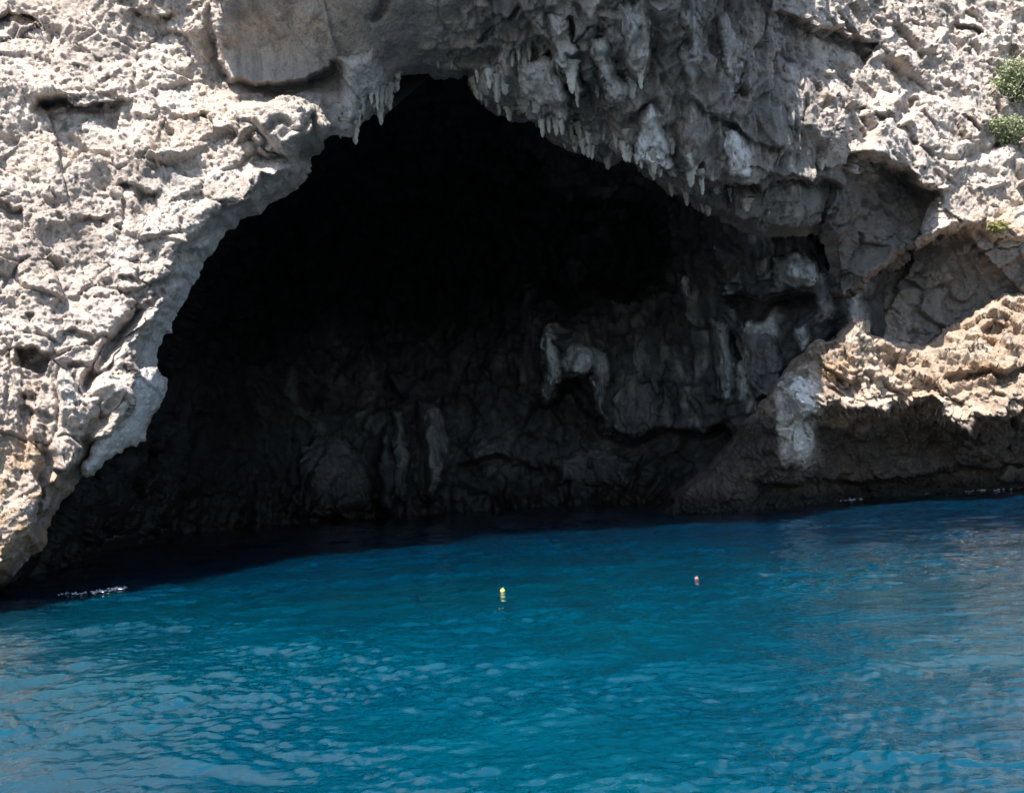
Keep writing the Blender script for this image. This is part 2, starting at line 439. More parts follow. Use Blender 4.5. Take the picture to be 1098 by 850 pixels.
def roll_cliff(U, V, S):
    left = smooth(352, 330, U)
    nz = perlin(np.stack([U.ravel() / 34, V.ravel() / 34, 0 * U.ravel()], 1)).reshape(U.shape) + .6 * perlin(np.stack([U.ravel() / 11, V.ravel() / 11, 0 * U.ravel()], 1)).reshape(U.shape)
    w = 10 + (19 + 13 * nz) * left + 8 * smooth(520, 640, V * 1.0)
    h = .5 + 2.1 * left
    t = np.clip(1 - S / w, 0, 1)
    return h * t ** 1.15

def zones(U, V):
    arch = smooth(228, 262, U) * smooth(640, 400, U) * np.maximum(smooth(110, 84, V - .02 * U), smooth(335, 385, U))      # smooth slab over the arch
    mid = smooth(430, 560, U) * smooth(880, 800, U - .25 * np.minimum(V, 200))            # draped overhang
    return np.clip(arch, 0, 1), np.clip(mid, 0, 1)

def disp_cliff(P, U, V, S):
    arch, mid = zones(U, V)
    q = P.copy()
    warp = np.stack([perlin(P * .9 + 5), perlin(P * .9 + 31), perlin(P * .9 + 77)], 1)
    blocks = blocks_of((P + .4 * warp) * np.array([.62, .62, .8]), .62)
    small = blocks_of((P + .25 * warp) * np.array([1.9, 1.9, 2.3]), .22) * smooth(-.35, .4, fbm(P * .45 + 12, 3))
    tiny = blocks_of((P + .1 * warp) * 5.5, .075)
    B = np.array([[.80, -.1, .55], [.2, 1, 0], [-.12, 0, .20]])      # furrows that run down and to the right
    furrow = fbm((P @ B.T) * 1.5 + .3 * warp, 5, .55, ridged=True) * .26 * smooth(-.3, .3, fbm(P * .2 + 33, 2))
    big = fbm(P * .22, 3) * .7
    rid = fbm(P * .8 + .3 * warp, 6, .55, ridged=True) * .32
    fine = fbm(P * 4.2, 4, .72) * .12
    fine2 = np.abs(perlin(P * 9.0 + 3)) * -.05
    kr = smooth(720, 800, U)
    rough = 1.15 * big + .8 * blocks + (.45 + .55 * kr) * small + tiny + .75 * furrow + (.45 + .55 * kr) * rid + fine + fine2
    slab = fbm(P * .35, 3) * .35 + fbm(P * 1.2, 5, .5) * .10 + fine * .28 + small * .2
    vs = P * np.array([1.5, 1.5, .22])
    flut = fbm(vs + .35 * warp, 5, .55, ridged=True) * .34 + perlin(P * np.array([5, 5, .7])) * .09 + np.maximum(fbm(P * np.array([.75, .75, .17]) + .3 * warp + 8, 3, .5, ridged=True), -.1) * .75
    drap = big * .7 + blocks * .6 + flut + fine * .5 + small * .5
    strip = 1 - .58 * smooth(34, 16, S) * smooth(340, 310, U)
    return strip * rough * (1 - np.maximum(arch, mid)) + slab * arch * (1 - mid) + drap * mid

def attr_cliff(P, U, V, S):
    arch, mid = zones(U, V)
    sh = 1 - smooth(352, 370, U)
    low = smooth(430, 560, V + .15 * U) * smooth(420, 300, U)
    och = np.clip(low * 1.0 + .5 * smooth(190, 230, V) * smooth(262, 248, V) * smooth(1000, 1050, U) + .25 * smooth(.1, .5, fbm(P * .3 + 9, 3)), 0, 1)
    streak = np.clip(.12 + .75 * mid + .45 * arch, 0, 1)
    dark = np.clip(.45 * arch + .72 * mid, 0, 1) * (.95 + .7 * fbm(P * .5, 3) - .9 * mid * smooth(.05, .45, fbm(P * np.array([1.6, 1.6, .35]) + 80, 4))) + .5 * smooth(.12, .4, fbm(P * .33 + 21, 5)) * (1 - mid) + .55 * smooth(190, 215, V) * smooth(650, 700, U) * smooth(925, 890, U)  # stains and patches, plus overhang and tier underside shade put into the colour
    dark = dark + .8 * smooth(215, 245, V + .05 * U) * smooth(860, 880, U) * smooth(1010, 960, U) * smooth(420, 300, V)  # recess on the right: its shade is painted into the rock colour
    dark = dark + .75 * smooth(248, 275, V) * smooth(960, 1000, U)  # hollow under the right ridge, shade painted in likewise
    pale = .55 * smooth(30, 6, S) * smooth(300, 200, U) * smooth(150, 260, V) + .3 * smooth(.15, .5, fbm(P * .5 + 40, 3)) * (1 - mid)
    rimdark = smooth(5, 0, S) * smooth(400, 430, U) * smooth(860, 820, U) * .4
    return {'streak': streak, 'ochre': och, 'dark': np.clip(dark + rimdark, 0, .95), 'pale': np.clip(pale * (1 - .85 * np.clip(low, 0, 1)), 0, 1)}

mouth = jag(MOUTH, 4, 3.0)
ua = axis(-6, 1104, 1.35, -620, 1620); va = axis(-6, 600, 1.35, -640, 800)
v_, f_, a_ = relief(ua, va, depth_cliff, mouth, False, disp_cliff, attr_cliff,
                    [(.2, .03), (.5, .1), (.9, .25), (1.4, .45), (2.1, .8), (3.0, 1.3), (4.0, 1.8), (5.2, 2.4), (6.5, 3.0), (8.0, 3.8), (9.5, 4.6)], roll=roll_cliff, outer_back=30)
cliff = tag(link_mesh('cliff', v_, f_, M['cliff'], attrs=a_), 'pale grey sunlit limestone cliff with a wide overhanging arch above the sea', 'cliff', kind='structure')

# ------------------------------------------------------------------ the cave behind the arch
CTRL_B = [(-160, 760, 19), (-160, 560, 20.5), (-60, 600, 22.5), (20, 600, 25), (60, 540, 27), (100, 450, 27), (150, 330, 27), (220, 220, 27.5), (300, 140, 28), (360, 80, 28.5),
          (60, 640, 30), (160, 560, 38), (250, 500, 43), (250, 350, 44), (350, 300, 49), (350, 540, 47), (430, 500, 46.5), (450, 300, 52), (450, 160, 40), (450, 40, 29.5),
          (520, 60, 30), (520, 200, 46), (580, 90, 31), (560, 400, 46.5), (600, 380, 44.5), (620, 440, 44.8), (580, 290, 48), (600, 180, 38), (660, 270, 48), (690, 230, 44), (640, 120, 31.5),
          (700, 130, 32), (720, 420, 42), (700, 520, 42), (600, 540, 45), (500, 540, 46), (740, 260, 38.5), (770, 350, 38.6), (780, 200, 34.5), (800, 400, 38), (840, 310, 36.6),
          (860, 290, 35.7), (884, 340, 36.0), (850, 220, 35), (900, 280, 37.2), (900, 180, 35.5), (930, 400, 38.6), (840, 470, 38.5), (760, 480, 40), (760, 560, 40), (940, 560, 39), (940, 700, 39), (450, 700, 45), (0, 760, 26)]
evB = tps(CTRL_B)

def depth_cave(U, V):
    D = np.maximum(evB(U, V), evA(U, V) + .35 + .9 * smooth(860, 800, U) + 2.4 * smooth(760, 660, U))
    dent(D, U, V, [(560, 330), (575, 250), (596, 214), (632, 200), (684, 206), (718, 236), (730, 290), (724, 330), (700, 322), (680, 344), (640, 326), (612, 344), (590, 330), (572, 350)], 5.0, 30)
    ledge(D, U, V, [(768, 326), (790, 314), (820, 320), (846, 312), (872, 318), (882, 336)], 2.4, below=34, fwd=.4, above=20)
    dent(D, U, V, [(836, 274), (866, 272), (876, 300), (850, 312), (832, 300)], -.7, 14)
    dent(D, U, V, [(728, 290), (742, 300), (746, 324), (732, 322)], -.8, 8)
    dent(D, U, V, [(760, 348), (782, 346), (788, 400), (786, 434), (764, 430)], -.7, 9)
    crack(D, U, V, [(786, 350), (790, 390), (794, 434)], .9, 4)
    dent(D, U, V, [(574, 350), (600, 330), (640, 350), (650, 400), (660, 464), (640, 450), (620, 410), (596, 424), (580, 432), (572, 400)], -2.0, 16)
    ledge(D, U, V, [(570, 424), (584, 432), (598, 420), (618, 408), (630, 430), (650, 462), (680, 472), (720, 460), (760, 462), (796, 446)], 3.6, below=60, w=5)
    dent(D, U, V, [(400, 470), (420, 440), (432, 520), (430, 560), (404, 560)], -1.2, 10)
    dent(D, U, V, [(444, 440), (470, 430), (482, 520), (462, 545), (446, 530)], -1.3, 10)
    dent(D, U, V, [(310, 500), (350, 460), (394, 500), (404, 570), (300, 575)], -1.5, 24)
    ledge(D, U, V, [(480, 500), (520, 490), (560, 496), (600, 500)], 2.0, below=30)
    return D

def disp_cave(P, U, V, S):
    warp = np.stack([perlin(P * .7 + 5), perlin(P * .7 + 31), perlin(P * .7 + 77)], 1)
    flut = fbm(P * np.array([.9, .9, .2]) + .4 * warp, 5, .55, ridged=True) * .7
    return fbm(P * .3, 4) * .8 + flut * (.35 + .65 * smooth(-.2, .3, fbm(P * .25 + 70, 2))) + blocks_of((P + .5 * warp) * np.array([.55, .55, .35]), .7) + blocks_of((P + .3 * warp) * 1.5, .2) + fbm(P * 2.2, 4, .6) * .2

def attr_cave(P, U, V, S):
    n = smooth(.0, .5, fbm(P * np.array([.7, .7, .25]) + 60, 4))
    near = smooth(700, 800, U) * smooth(210, 280, V)
    return {'streak': .6 + 0 * U, 'ochre': .35 * n, 'dark': np.clip(.55 * smooth(380, 260, V) + .8 * smooth(370, 230, U) + .6 * smooth(600, 560, U) * smooth(420, 330, V) - .5 * near + .25 * smooth(.0, .4, fbm(P * .5 + 5, 4)), 0, 1), 'pale': np.clip(n * (.75 * near + .28), 0, 1)}  # darker inward, lighter near the mouth: cave shade put into the colour

BIG = [(-180, -60), (1020, -60), (1020, 780), (-180, 780)]
CB = jag([(-170, 770), (-120, 600), (-30, 500), (60, 380), (140, 220), (240, 110), (330, 40), (420, 10), (520, 10), (640, 60), (760, 120), (900, 130), (955, 260), (945, 500), (930, 770)], 3, 6)
ub = axis(-175, 960, 2.1); vb = axis(0, 775, 2.1)
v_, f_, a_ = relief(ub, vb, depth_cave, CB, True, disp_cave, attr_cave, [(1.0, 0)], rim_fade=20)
cave = tag(link_mesh('cave_wall', v_, f_, M['cave'], attrs=a_), 'rock wall at the back of the sea cave, coloured dark for shade', 'cave wall', kind='structure')

# ------------------------------------------------------------------ the low outcrop on the right
CTRL_C = [(690, 640, 36.5), (705, 550, 35.8), (760, 505, 35.4), (800, 452, 35.2), (845, 402, 34.8), (870, 372, 34.6), (800, 540, 34.4), (850, 470, 32.0), (862, 420, 31.2), (880, 390, 32.4),
          (915, 345, 33.8), (930, 362, 34.2), (920, 420, 32.2), (960, 370, 34.8), (1000, 374, 35.4), (1000, 425, 32.2), (950, 440, 32.0), (1042, 342, 35.6), (1040, 455, 31.8), (1098, 312, 36.2), (1098, 380, 33.6), (1098, 425, 32.0),
          (870, 545, 35.0), (950, 540, 35.6), (1050, 530, 35.8), (1098, 525, 35.8), (900, 480, 34.2), (1000, 480, 34.2), (1098, 470, 34.0), (1300, 300, 38), (1300, 420, 32.6), (1300, 520, 35), (1600, 330, 40), (1600, 520, 32), (1600, 640, 32), (1000, 640, 34), (1200, 400, 33)]
evC = tps(CTRL_C)

def depth_outcrop(U, V):
    D = evC(U, V)
    ledge(D, U, V, [(846, 452), (862, 444), (889, 433), (920, 438), (949, 442), (975, 431), (999, 427), (1010, 446), (1024, 456), (1040, 466), (1047, 444), (1065, 448), (1098, 427), (1150, 430), (1300, 436), (1500, 440)], 2.6, below=90, fwd=.7, above=20, w=4)
    ledge(D, U, V, [(866, 370), (880, 384), (896, 400), (912, 410), (926, 404)], 1.0, below=18, fwd=.3, above=12)
    ledge(D, U, V, [(1000, 408), (1030, 404), (1060, 400), (1098, 392), (1140, 390)], .9, below=16, fwd=.4, above=14)
    ledge(D, U, V, [(1048, 352), (1066, 344), (1084, 350)], .8, below=16, fwd=.2)
    ledge(D, U, V, [(938, 378), (960, 384), (990, 388)], .5, below=12)
    ledge(D, U, V, [(972, 414), (986, 418), (1000, 414)], .5, below=10)
    dent(D, U, V, [(836, 424), (848, 402), (864, 410), (874, 432), (858, 440), (842, 436)], -.7, 9)
    dent(D, U, V, [(904, 356), (914, 338), (928, 346), (934, 390), (914, 396), (902, 380)], -.9, 9)
    dent(D, U, V, [(816, 478), (826, 470), (834, 484), (822, 490)], -.5, 6)
    ledge(D, U, V, [(800, 515), (840, 520), (900, 512), (960, 512), (1020, 506), (1098, 500), (1200, 500)], 1.2, below=30)
    crack(D, U, V, [(842, 402), (848, 440), (836, 490)], .6, 5)
    return D

def disp_outcrop(P, U, V, S):
    warp = np.stack([perlin(P * 1.1 + 5), perlin(P * 1.1 + 31), perlin(P * 1.1 + 77)], 1)
    top = smooth(505, 440, V)
    return (fbm(P * .35, 3) * .5 + blocks_of((P + .4 * warp) * .95, .6) * (.45 + .55 * top) + blocks_of((P + .2 * warp) * 2.6, .24) * (.4 + .6 * top)
            + blocks_of(P * 6, .07) + fbm(P * 1.0, 5, .58, ridged=True) * .30 * (.5 + .5 * top) + fbm(P * 5, 4, .62) * .12 - np.abs(perlin(P * 8)) * .06)

def attr_outcrop(P, U, V, S):
    n = smooth(-.2, .4, fbm(P * .5 + 60, 4))
    und = smooth(438, 462, V - 4 * np.sin(U / 20))  # undercut foot, darkened in colour to paint its shade
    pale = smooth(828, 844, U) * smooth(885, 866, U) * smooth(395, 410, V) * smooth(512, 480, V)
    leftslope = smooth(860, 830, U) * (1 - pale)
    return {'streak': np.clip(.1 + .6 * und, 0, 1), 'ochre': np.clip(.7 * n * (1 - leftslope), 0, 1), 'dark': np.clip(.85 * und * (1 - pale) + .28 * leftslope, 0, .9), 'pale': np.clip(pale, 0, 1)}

oc = jag(OUTCROP, 4, 3.5)
uc = axis(684, 1104, 1.25, None, 1605); vc = axis(290, 645, 1.25)
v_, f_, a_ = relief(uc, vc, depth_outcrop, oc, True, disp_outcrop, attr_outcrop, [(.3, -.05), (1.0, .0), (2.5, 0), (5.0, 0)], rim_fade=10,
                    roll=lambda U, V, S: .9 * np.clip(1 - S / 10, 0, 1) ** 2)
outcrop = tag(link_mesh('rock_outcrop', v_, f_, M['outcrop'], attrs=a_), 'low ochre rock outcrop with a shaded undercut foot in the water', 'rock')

# ------------------------------------------------------------------ dripstone and calcite that grow on the rock (parts of it)
def flowstone(poly, layer, bulge, pale=1.0, label=None, w=10, step=1.3, lean=None, mat=None, flute=.09):
    """calcite that swells out of the rock and carries on its surface"""
    parent, dfn, dispf, attf, m0, rollf = layer
    pl = jag(poly, 3, 2.5)
    ux = axis(pl[:, 0].min() - 3, pl[:, 0].max() + 3, step); vx = axis(pl[:, 1].min() - 3, pl[:, 1].max() + 3, step)
    def rl(U, V, S):
        x = .12 - (bulge + .12) * np.sqrt(np.clip(S / w, 0, 1))
        return x + (lean(U, V) if lean else 0)
    def dsp(P, U, V, S):
        return dispf(P, U, V, S * 0 + 60) * .75 + flute * fbm(P * np.array([4, 4, .5]), 4, .55, ridged=True)
    def att(P, U, V, S):
        a = attf(P, U, V, S * 0 + 60)
        k = pale * smooth(0, 7, S + 4 * perlin(P * 2.0)) * (.75 + .5 * fbm(P * np.array([2, 2, .4]) + 4, 3))
        k = np.clip(k, 0, 1)
        return {'streak': a['streak'] * (1 - .6 * k), 'ochre': a['ochre'] * (1 - k), 'dark': a['dark'] * (1 - k), 'pale': np.maximum(k, a['pale'])}
    v, f, a = relief(ux, vx, dfn, pl, True, dsp, att, [(.2, 0), (bulge + .7, 0)], rim_fade=.5, roll=rl)
    o = link_mesh('flowstone', v, f, M[mat or m0], parent=parent, attrs=a)
    if label: o['label'] = label
    return o
LA = (cliff, depth_cliff, disp_cliff, attr_cliff, 'cliff', None)
LB = (cave, depth_cave, disp_cave, attr_cave, 'cave', None)
LC = (outcrop, depth_outcrop, disp_outcrop, attr_outcrop, 'outcrop', None)

def surf(depth_fn, u, v):
    U = np.array([[u, u + .5], [u, u + .5]], float); V = np.array([[v, v], [v + .5, v + .5]], float)
    return float(depth_fn(U, V)[0, 0])

flowstone([(124, 406), (148, 396), (168, 394), (179, 408), (176, 424), (167, 441), (156, 472), (134, 480), (112, 494), (92, 512), (86, 502), (102, 472), (116, 440)],
          (cliff, lambda U, V: evA(U, V), lambda P, U, V, S: .25 * disp_cliff(P, U, V, S), attr_cliff, 'cliff', None), .35, 1.0, 'pale blue-grey smooth flowstone bulge on the edge of the arch', w=14,
          lean=lambda U, V: .15 + (.77 * U + .64 * V - 360) * .028)
for poly, b_, p_ in [
        ([(774, 142), (788, 138), (800, 154), (808, 180), (806, 193), (792, 190), (778, 188), (776, 165)], .5, 1.0),
        ([(684, 118), (698, 110), (712, 122), (716, 150), (720, 180), (706, 172), (700, 178), (676, 168), (680, 146)], .6, .85),
        ([(728, 158), (744, 156), (750, 176), (742, 186), (732, 178)], .4, .8),
        ([(752, 166), (764, 164), (768, 186), (760, 198), (754, 186)], .4, .6),
        ([(630, 44), (652, 40), (662, 76), (676, 100), (668, 116), (656, 112), (644, 84)], .9, .55),
        ([(588, 16), (612, 22), (622, 60), (630, 92), (622, 108), (606, 84), (594, 56)], .9, .5),
        ([(556, 70), (590, 60), (606, 92), (616, 122), (602, 134), (590, 120), (578, 136), (566, 112), (556, 108)], .9, .45),
        ([(514, 72), (540, 68), (548, 92), (546, 118), (534, 110), (522, 112), (512, 96)], .7, .3),
        ([(660, 8), (686, 0), (694, 50), (690, 92), (676, 84), (666, 50)], .8, .35),
        ([(720, -10), (748, -14), (752, 60), (748, 110), (734, 104), (724, 60)], .7, .35),
        ([(764, 20), (790, 10), (796, 70), (786, 110), (770, 90)], .6, .3),
        ([(360, 60), (400, 50), (416, 84), (408, 110), (396, 104), (384, 128), (370, 132), (362, 110)], .35, .4),
        ([(814, 196), (850, 190), (884, 194), (888, 222), (862, 240), (830, 236), (812, 218)], .25, .15),
        ([(840, 70), (852, 66), (862, 120), (850, 150), (842, 120)], .6, .3)]:
    flowstone(poly, LA, b_, p_ * 1.35, 'pale tongue of calcite hanging from the overhang' if p_ == 1.0 else None, w=11)
for poly, b_, p_ in [
        ([(828, 276), (858, 268), (876, 280), (876, 304), (852, 312), (834, 304)], .7, .9),
        ([(806, 276), (826, 274), (830, 300), (812, 306)], .4, .4),
        ([(726, 290), (738, 292), (748, 320), (740, 328), (728, 312)], .5, 1.0),
        ([(762, 346), (782, 346), (790, 386), (788, 432), (772, 438), (766, 400)], .5, .7),
        ([(796, 344), (826, 352), (842, 386), (834, 424), (806, 432), (796, 390)], .5, .25),
        ([(848, 352), (866, 344), (870, 368), (858, 384)], .4, .8),
        ([(576, 372), (590, 340), (600, 360), (604, 400), (598, 424), (584, 434), (574, 418)], .7, 1.0),
        ([(600, 382), (616, 366), (634, 370), (652, 380), (654, 414), (642, 424), (634, 396), (616, 408), (604, 404)], .7, 1.0),
        ([(628, 404), (640, 404), (652, 440), (660, 466), (648, 462), (636, 436)], .5, .8),
        ([(660, 380), (700, 370), (712, 420), (700, 462), (672, 468), (656, 430)], .6, .2),
        ([(416, 440), (434, 436), (440, 500), (434, 540), (420, 530)], .8, .45),
        ([(446, 430), (474, 424), (482, 500), (470, 540), (450, 536)], .9, .45),
        ([(320, 480), (360, 464), (396, 500), (400, 550), (330, 556)], .8, .25),
        ([(590, 490), (640, 476), (680, 496), (670, 524), (600, 520)], .7, .3),
        ([(498, 480), (540, 470), (556, 500), (520, 516)], .7, .25),
        ([(556, 300), (576, 300), (582, 350), (570, 380), (558, 350)], .6, .25),
        ([(100, 500), (150, 480), (200, 520), (190, 570), (110, 580)], .8, .15)]:
    flowstone(poly, LB, b_, p_, w=11)
flowstone([(842, 412), (852, 404), (866, 412), (876, 432), (866, 452), (876, 480), (868, 500), (850, 504), (842, 470), (846, 440)], LC, .35, 1.0, 'white mineral streak down the end of the outcrop', w=9)

from mathutils.bvhtree import BVHTree
from mathutils import Vector
def bvh_of(objs):
    vs, ps, k = [], [], 0
    for o in objs:
        me = o.data
        co = np.empty(len(me.vertices) * 3, np.float32); me.vertices.foreach_get('co', co); co = co.reshape(-1, 3)
        lv = np.empty(len(me.loops), np.int32); me.loops.foreach_get('vertex_index', lv)
        st = np.empty(len(me.polygons), np.int32); me.polygons.foreach_get('loop_start', st)
        q = np.stack([lv[st], lv[st + 1], lv[st + 2], lv[st + 3]], 1) + k
        vs.append(co); ps.append(q); k += len(co)
    return BVHTree.FromPolygons(np.concatenate(vs).tolist(), np.concatenate(ps).tolist())
BV = bvh_of([cliff] + list(cliff.children))
def hit(u, v, back=.04, far=45):
    """where the finished rock surface stands in that direction"""
    d = at(u, v, 1.0) - CAM; d /= np.linalg.norm(d)
    loc, nrm, k, dist = BV.ray_cast(Vector(CAM), Vector(d))
    if loc is None or dist > far: return None
    return np.array(loc) + d * back
rr_ = random.Random(77)
rimset = []
rimp = [tuple(q) for q in mouth if (366 < q[0] < 428 and 80 < q[1] < 150) or (506 < q[0] < 760 and 95 < q[1] < 232)]
for q in rimp:
    if rr_.random() < .33:
        sc_ = rr_.choice([.5, .7, .7, 1.0, 1.4])
        rimset.append((q[0] + rr_.uniform(-2, 2), q[1] - rr_.uniform(1, 9), .36 * sc_ + rr_.uniform(.05, .22), .06 + .06 * sc_))
def stalactite(u, v, length, rad, Y=None, bend=0.0, parent=cliff, mat=None, dep=depth_cliff):
    """tapered, knobbly, fluted; grown from the roof"""
    r = random.Random(int(u * 13 + v)); length *= r.uniform(.55, 1.25); rad *= r.uniform(.8, 1.5)
    top = hit(u, v - 5, .02 + rad * .55)
    if top is None: return
    n, k = 16, 14
    V, Fq = [], []
    ph = r.uniform(0, 6)
    for i in range(n):
        t = i / (n - 1)
        R = rad * ((1 - t) ** .65 * .7 + .3) * (1 + .12 * math.sin(i * 1.9 + ph)) * (1.35 - .35 * min(1, t * 3))
        if i == n - 1: R *= .5
        cx = top[0] + bend * t * t + .010 * math.sin(i * .9 + ph); cy = top[1] + .01 * math.cos(i * .7 + ph)
        for j in range(k):
            a = j / k * math.tau
            rr = R * (1 + .18 * math.sin(3 * a + ph + t * 2) + r.uniform(-.07, .07))
            V.append((cx + rr * math.cos(a), cy + rr * math.sin(a) * .9, top[2] + .16 - t * (length + .1)))
    for i in range(n - 1):
        for j in range(k):
            a, b = i * k + j, i * k + (j + 1) % k
            Fq.append((a, a + k, b + k, b))
    V.append((top[0] + bend, top[1], top[2] + .03 - length)); tip = len(V) - 1
    T = [((n - 1) * k + j, tip, (n - 1) * k + (j + 1) % k) for j in range(k)]
    z = np.zeros(len(V))
    return link_mesh('stalactite', V, [Fq, np.array(T)], mat or M['drip'], parent=parent, attrs={'streak': z + .4, 'ochre': z + .15, 'dark': z + r.uniform(.0, .35), 'pale': z + r.uniform(0, .3)})

for (u, v, l, rd) in rimset + [(372, 128, .75, .12), (380, 120, .9, .15), (388, 112, .7, .13), (398, 104, .62, .11), (404, 104, .55, .07), (408, 102, .9, .08), (413, 100, .75, .08), (364, 124, .8, .13),
                      (556, 56, .75, .09), (562, 52, .95, .10), (567, 50, .95, .08), (549, 62, .5, .08), (540, 84, .9, .16), (524, 86, .7, .14), (532, 92, .7, .12),
                      (581, 132, .75, .09), (588, 130, .95, .10), (596, 132, .6, .09), (602, 134, .9, .13), (612, 140, .8, .12), (622, 142, .75, .15), (630, 146, .5, .10),
                      (646, 146, .6, .13), (660, 150, .5, .12), (672, 150, .6, .12), (720, 160, .6, .12), (740, 188, .6, .14), (752, 192, .7, .13), (768, 204, .55, .14),
                      (700, 176, .6, .15), (690, 168, .6, .13), (784, 212, .5, .15), (800, 224, .6, .15), (824, 228, .5, .14), (512, 82, .45, .08), (470, 70, .4, .10), (484, 72, .4, .08),
                      (880, 176, .6, .16), (866, 172, .5, .14), (640, 96, .7, .1), (676, 90, .8, .13), (686, 84, .7, .1), (612, 78, .8, .13), (618, 100, .6, .1)]:
    stalactite(u, v, l, rd)

# ------------------------------------------------------------------ shrubs on the right-hand slope
def leaf_mat(name, c1, c2):
    m, nt, b = new_mat(name)
    n = nt.nodes.new('ShaderNodeTexNoise'); n.inputs['Scale'].default_value = 3.0; n.inputs['Detail'].default_value = 4
    g = nt.nodes.new('ShaderNodeNewGeometry'); nt.links.new(g.outputs['Position'], n.inputs['Vector'])
    x = nt.nodes.new('ShaderNodeMix'); x.data_type = 'RGBA'; x.inputs[6].default_value = (*c1, 1); x.inputs[7].default_value = (*c2, 1)
    nt.links.new(n.outputs['Fac'], x.inputs[0]); nt.links.new(x.outputs[2], b.inputs['Base Color'])
    b.inputs['Roughness'].default_value = .65
    return m
M['leaf'] = leaf_mat('shrub_leaves', (.10, .13, .05), (.25, .27, .15))
M['leaf_dry'] = leaf_mat('olive_leaves', (.17, .17, .05), (.28, .25, .09))
M['bark'] = leaf_mat('bark', (.10, .075, .05), (.16, .12, .08))

def shrub(u, v, rx, rz, n, mat, label, seed):
    r = np.random.default_rng(seed)
    base = hit(u, v, .1, 90)
    root = bpy.data.objects.new('shrub', None); COL.objects.link(root); root.location = base
    tag(root, label, 'shrub', 'shrubs on the cliff')
    # stems
    V, Q = [], []
    tips = []
    for s in range(14):
        a = r.uniform(0, math.tau); tilt = r.uniform(.1, .9)
        d = np.array([math.cos(a) * tilt, math.sin(a) * tilt * .7 - .25, 1.0]); d /= np.linalg.norm(d)
        p = np.zeros(3); L_ = rz * r.uniform(1.1, 1.7)
        k0 = len(V)
        for i in range(6):
            t = i / 5; q = d * L_ * t + np.array([.06 * math.sin(3 * t + s), .05 * math.cos(4 * t + s), -.12 * t * t])
            q[0] *= rx / rz
            R = .035 * (1 - .75 * t)
            for j in range(5): V.append(q + np.array([R * math.cos(j * 1.2566), R * math.sin(j * 1.2566), 0]))
            if i > 1: tips.append(q)
        for i in range(5):
            for j in range(5):
                a_ = k0 + i * 5 + j; b_ = k0 + i * 5 + (j + 1) % 5
                Q.append((a_, a_ + 5, b_ + 5, b_))
    link_mesh('stem', V, [Q], M['bark'], parent=root)
    tips = np.array(tips)
    c = tips[r.integers(0, len(tips), n)] + r.normal(size=(n, 3)) * np.array([rx, rx * .8, rz]) * .22
    ax = r.normal(size=(n, 3)); ax[:, 2] += .4; ax /= np.linalg.norm(ax, axis=1, keepdims=True)
    bx = np.cross(ax, r.normal(size=(n, 3))); bx /= np.linalg.norm(bx, axis=1, keepdims=True)
    l = r.uniform(.05, .10, (n, 1)); w = l * .42
    LV = np.stack([c - ax * l, c + bx * w, c + ax * l, c - bx * w], 1).reshape(-1, 3)
    link_mesh('foliage', LV, [np.arange(4 * n).reshape(-1, 4)], mat, parent=root, smooth_=False)
    return root
shrub(1090, 112, 1.15, 1.15, 5600, M['leaf'], 'upper round green shrub at the top of the sunlit cliff', 1)
shrub(1086, 154, 1.1, .72, 4400, M['leaf'], 'lower spreading pale green shrub just above the slanting cliff crack', 2)
shrub(1070, 250, .40, .32, 900, M['leaf_dry'], 'small dry olive tuft low on the cliff above the outcrop', 3)

# ------------------------------------------------------------------ the sea
def wave_height(x, y):
    r = np.random.default_rng(3)
    p = np.stack([x, y, 0 * x], 1)
    wx = perlin(p * .35) * .5; wy = perlin(p * .35 + 40) * .5
    gust = .45 + .95 * smooth(-.35, .4, perlin(p * np.array([.16, .26, 1]) + 9) + .5 * perlin(p * np.array([.5, .8, 1]) + 19))
    h = 0 * x
    dr = .0036 * np.hypot(x, y) + .01
    for k in range(46):
        lam = .13 * (3.0 / .13) ** (k / 45.0)
        a = math.radians(-100) + r.normal() * .6
        kx, ky = math.cos(a) * math.tau / lam, math.sin(a) * math.tau / lam
        ph = kx * (x + wx) + ky * (y + wy) + r.uniform(0, 6.28)
        amp = .0047 * lam ** .5
        h = h + amp * (np.sin(ph) + .25 * np.cos(2 * ph)) * (gust if lam < 1.2 else 1) * smooth(1.8, 3.6, lam / dr)
    h = h + .012 * fbm(p * 1.3 + 3, 3) + .020 * gust * fbm(p * np.array([2.4, 4.6, 1]) + 3, 4, .55, ridged=True)
    return h

ang = np.concatenate([np.radians(np.arange(-48, 48, .105)), np.radians(np.arange(48, 312, 4.0))])
ra = [1.0]
while ra[-1] < 4: ra.append(ra[-1] * 1.06)
while ra[-1] < 62: ra.append(ra[-1] * 1.0036)
while ra[-1] < 9000: ra.append(ra[-1] * 1.25)
ra = np.array(ra)
A, R = np.meshgrid(ang, ra)
X = (R * np.sin(A)).ravel(); Y = (R * np.cos(A)).ravel()
fd = smooth(130, 50, R.ravel()) * smooth(52, 47, np.degrees(np.abs((A.ravel() + math.pi) % math.tau - math.pi)))
Z = wave_height(X, Y) * fd
nr, na = R.shape
I = np.arange(nr * na).reshape(nr, na); J = np.roll(I, -1, 1)
q = np.stack([I[:-1], I[1:], J[1:], J[:-1]], -1).reshape(-1, 4)
verts = np.stack([X, Y, Z], 1)
verts = np.concatenate([verts, [[0, 0, 0]]])
tri = np.stack([I[0], J[0], np.full(na, nr * na)], 1)
m, nt, b = new_mat('sea_water')
N, L = nt.nodes.new, nt.links.new
b.inputs['Base Color'].default_value = (.0, .165, .245, 1)
b.inputs['Subsurface Weight'].default_value = 1.0
b.inputs['Subsurface Radius'].default_value = (.8, 7.0, 9.0)
b.inputs['Subsurface Scale'].default_value = 1.0
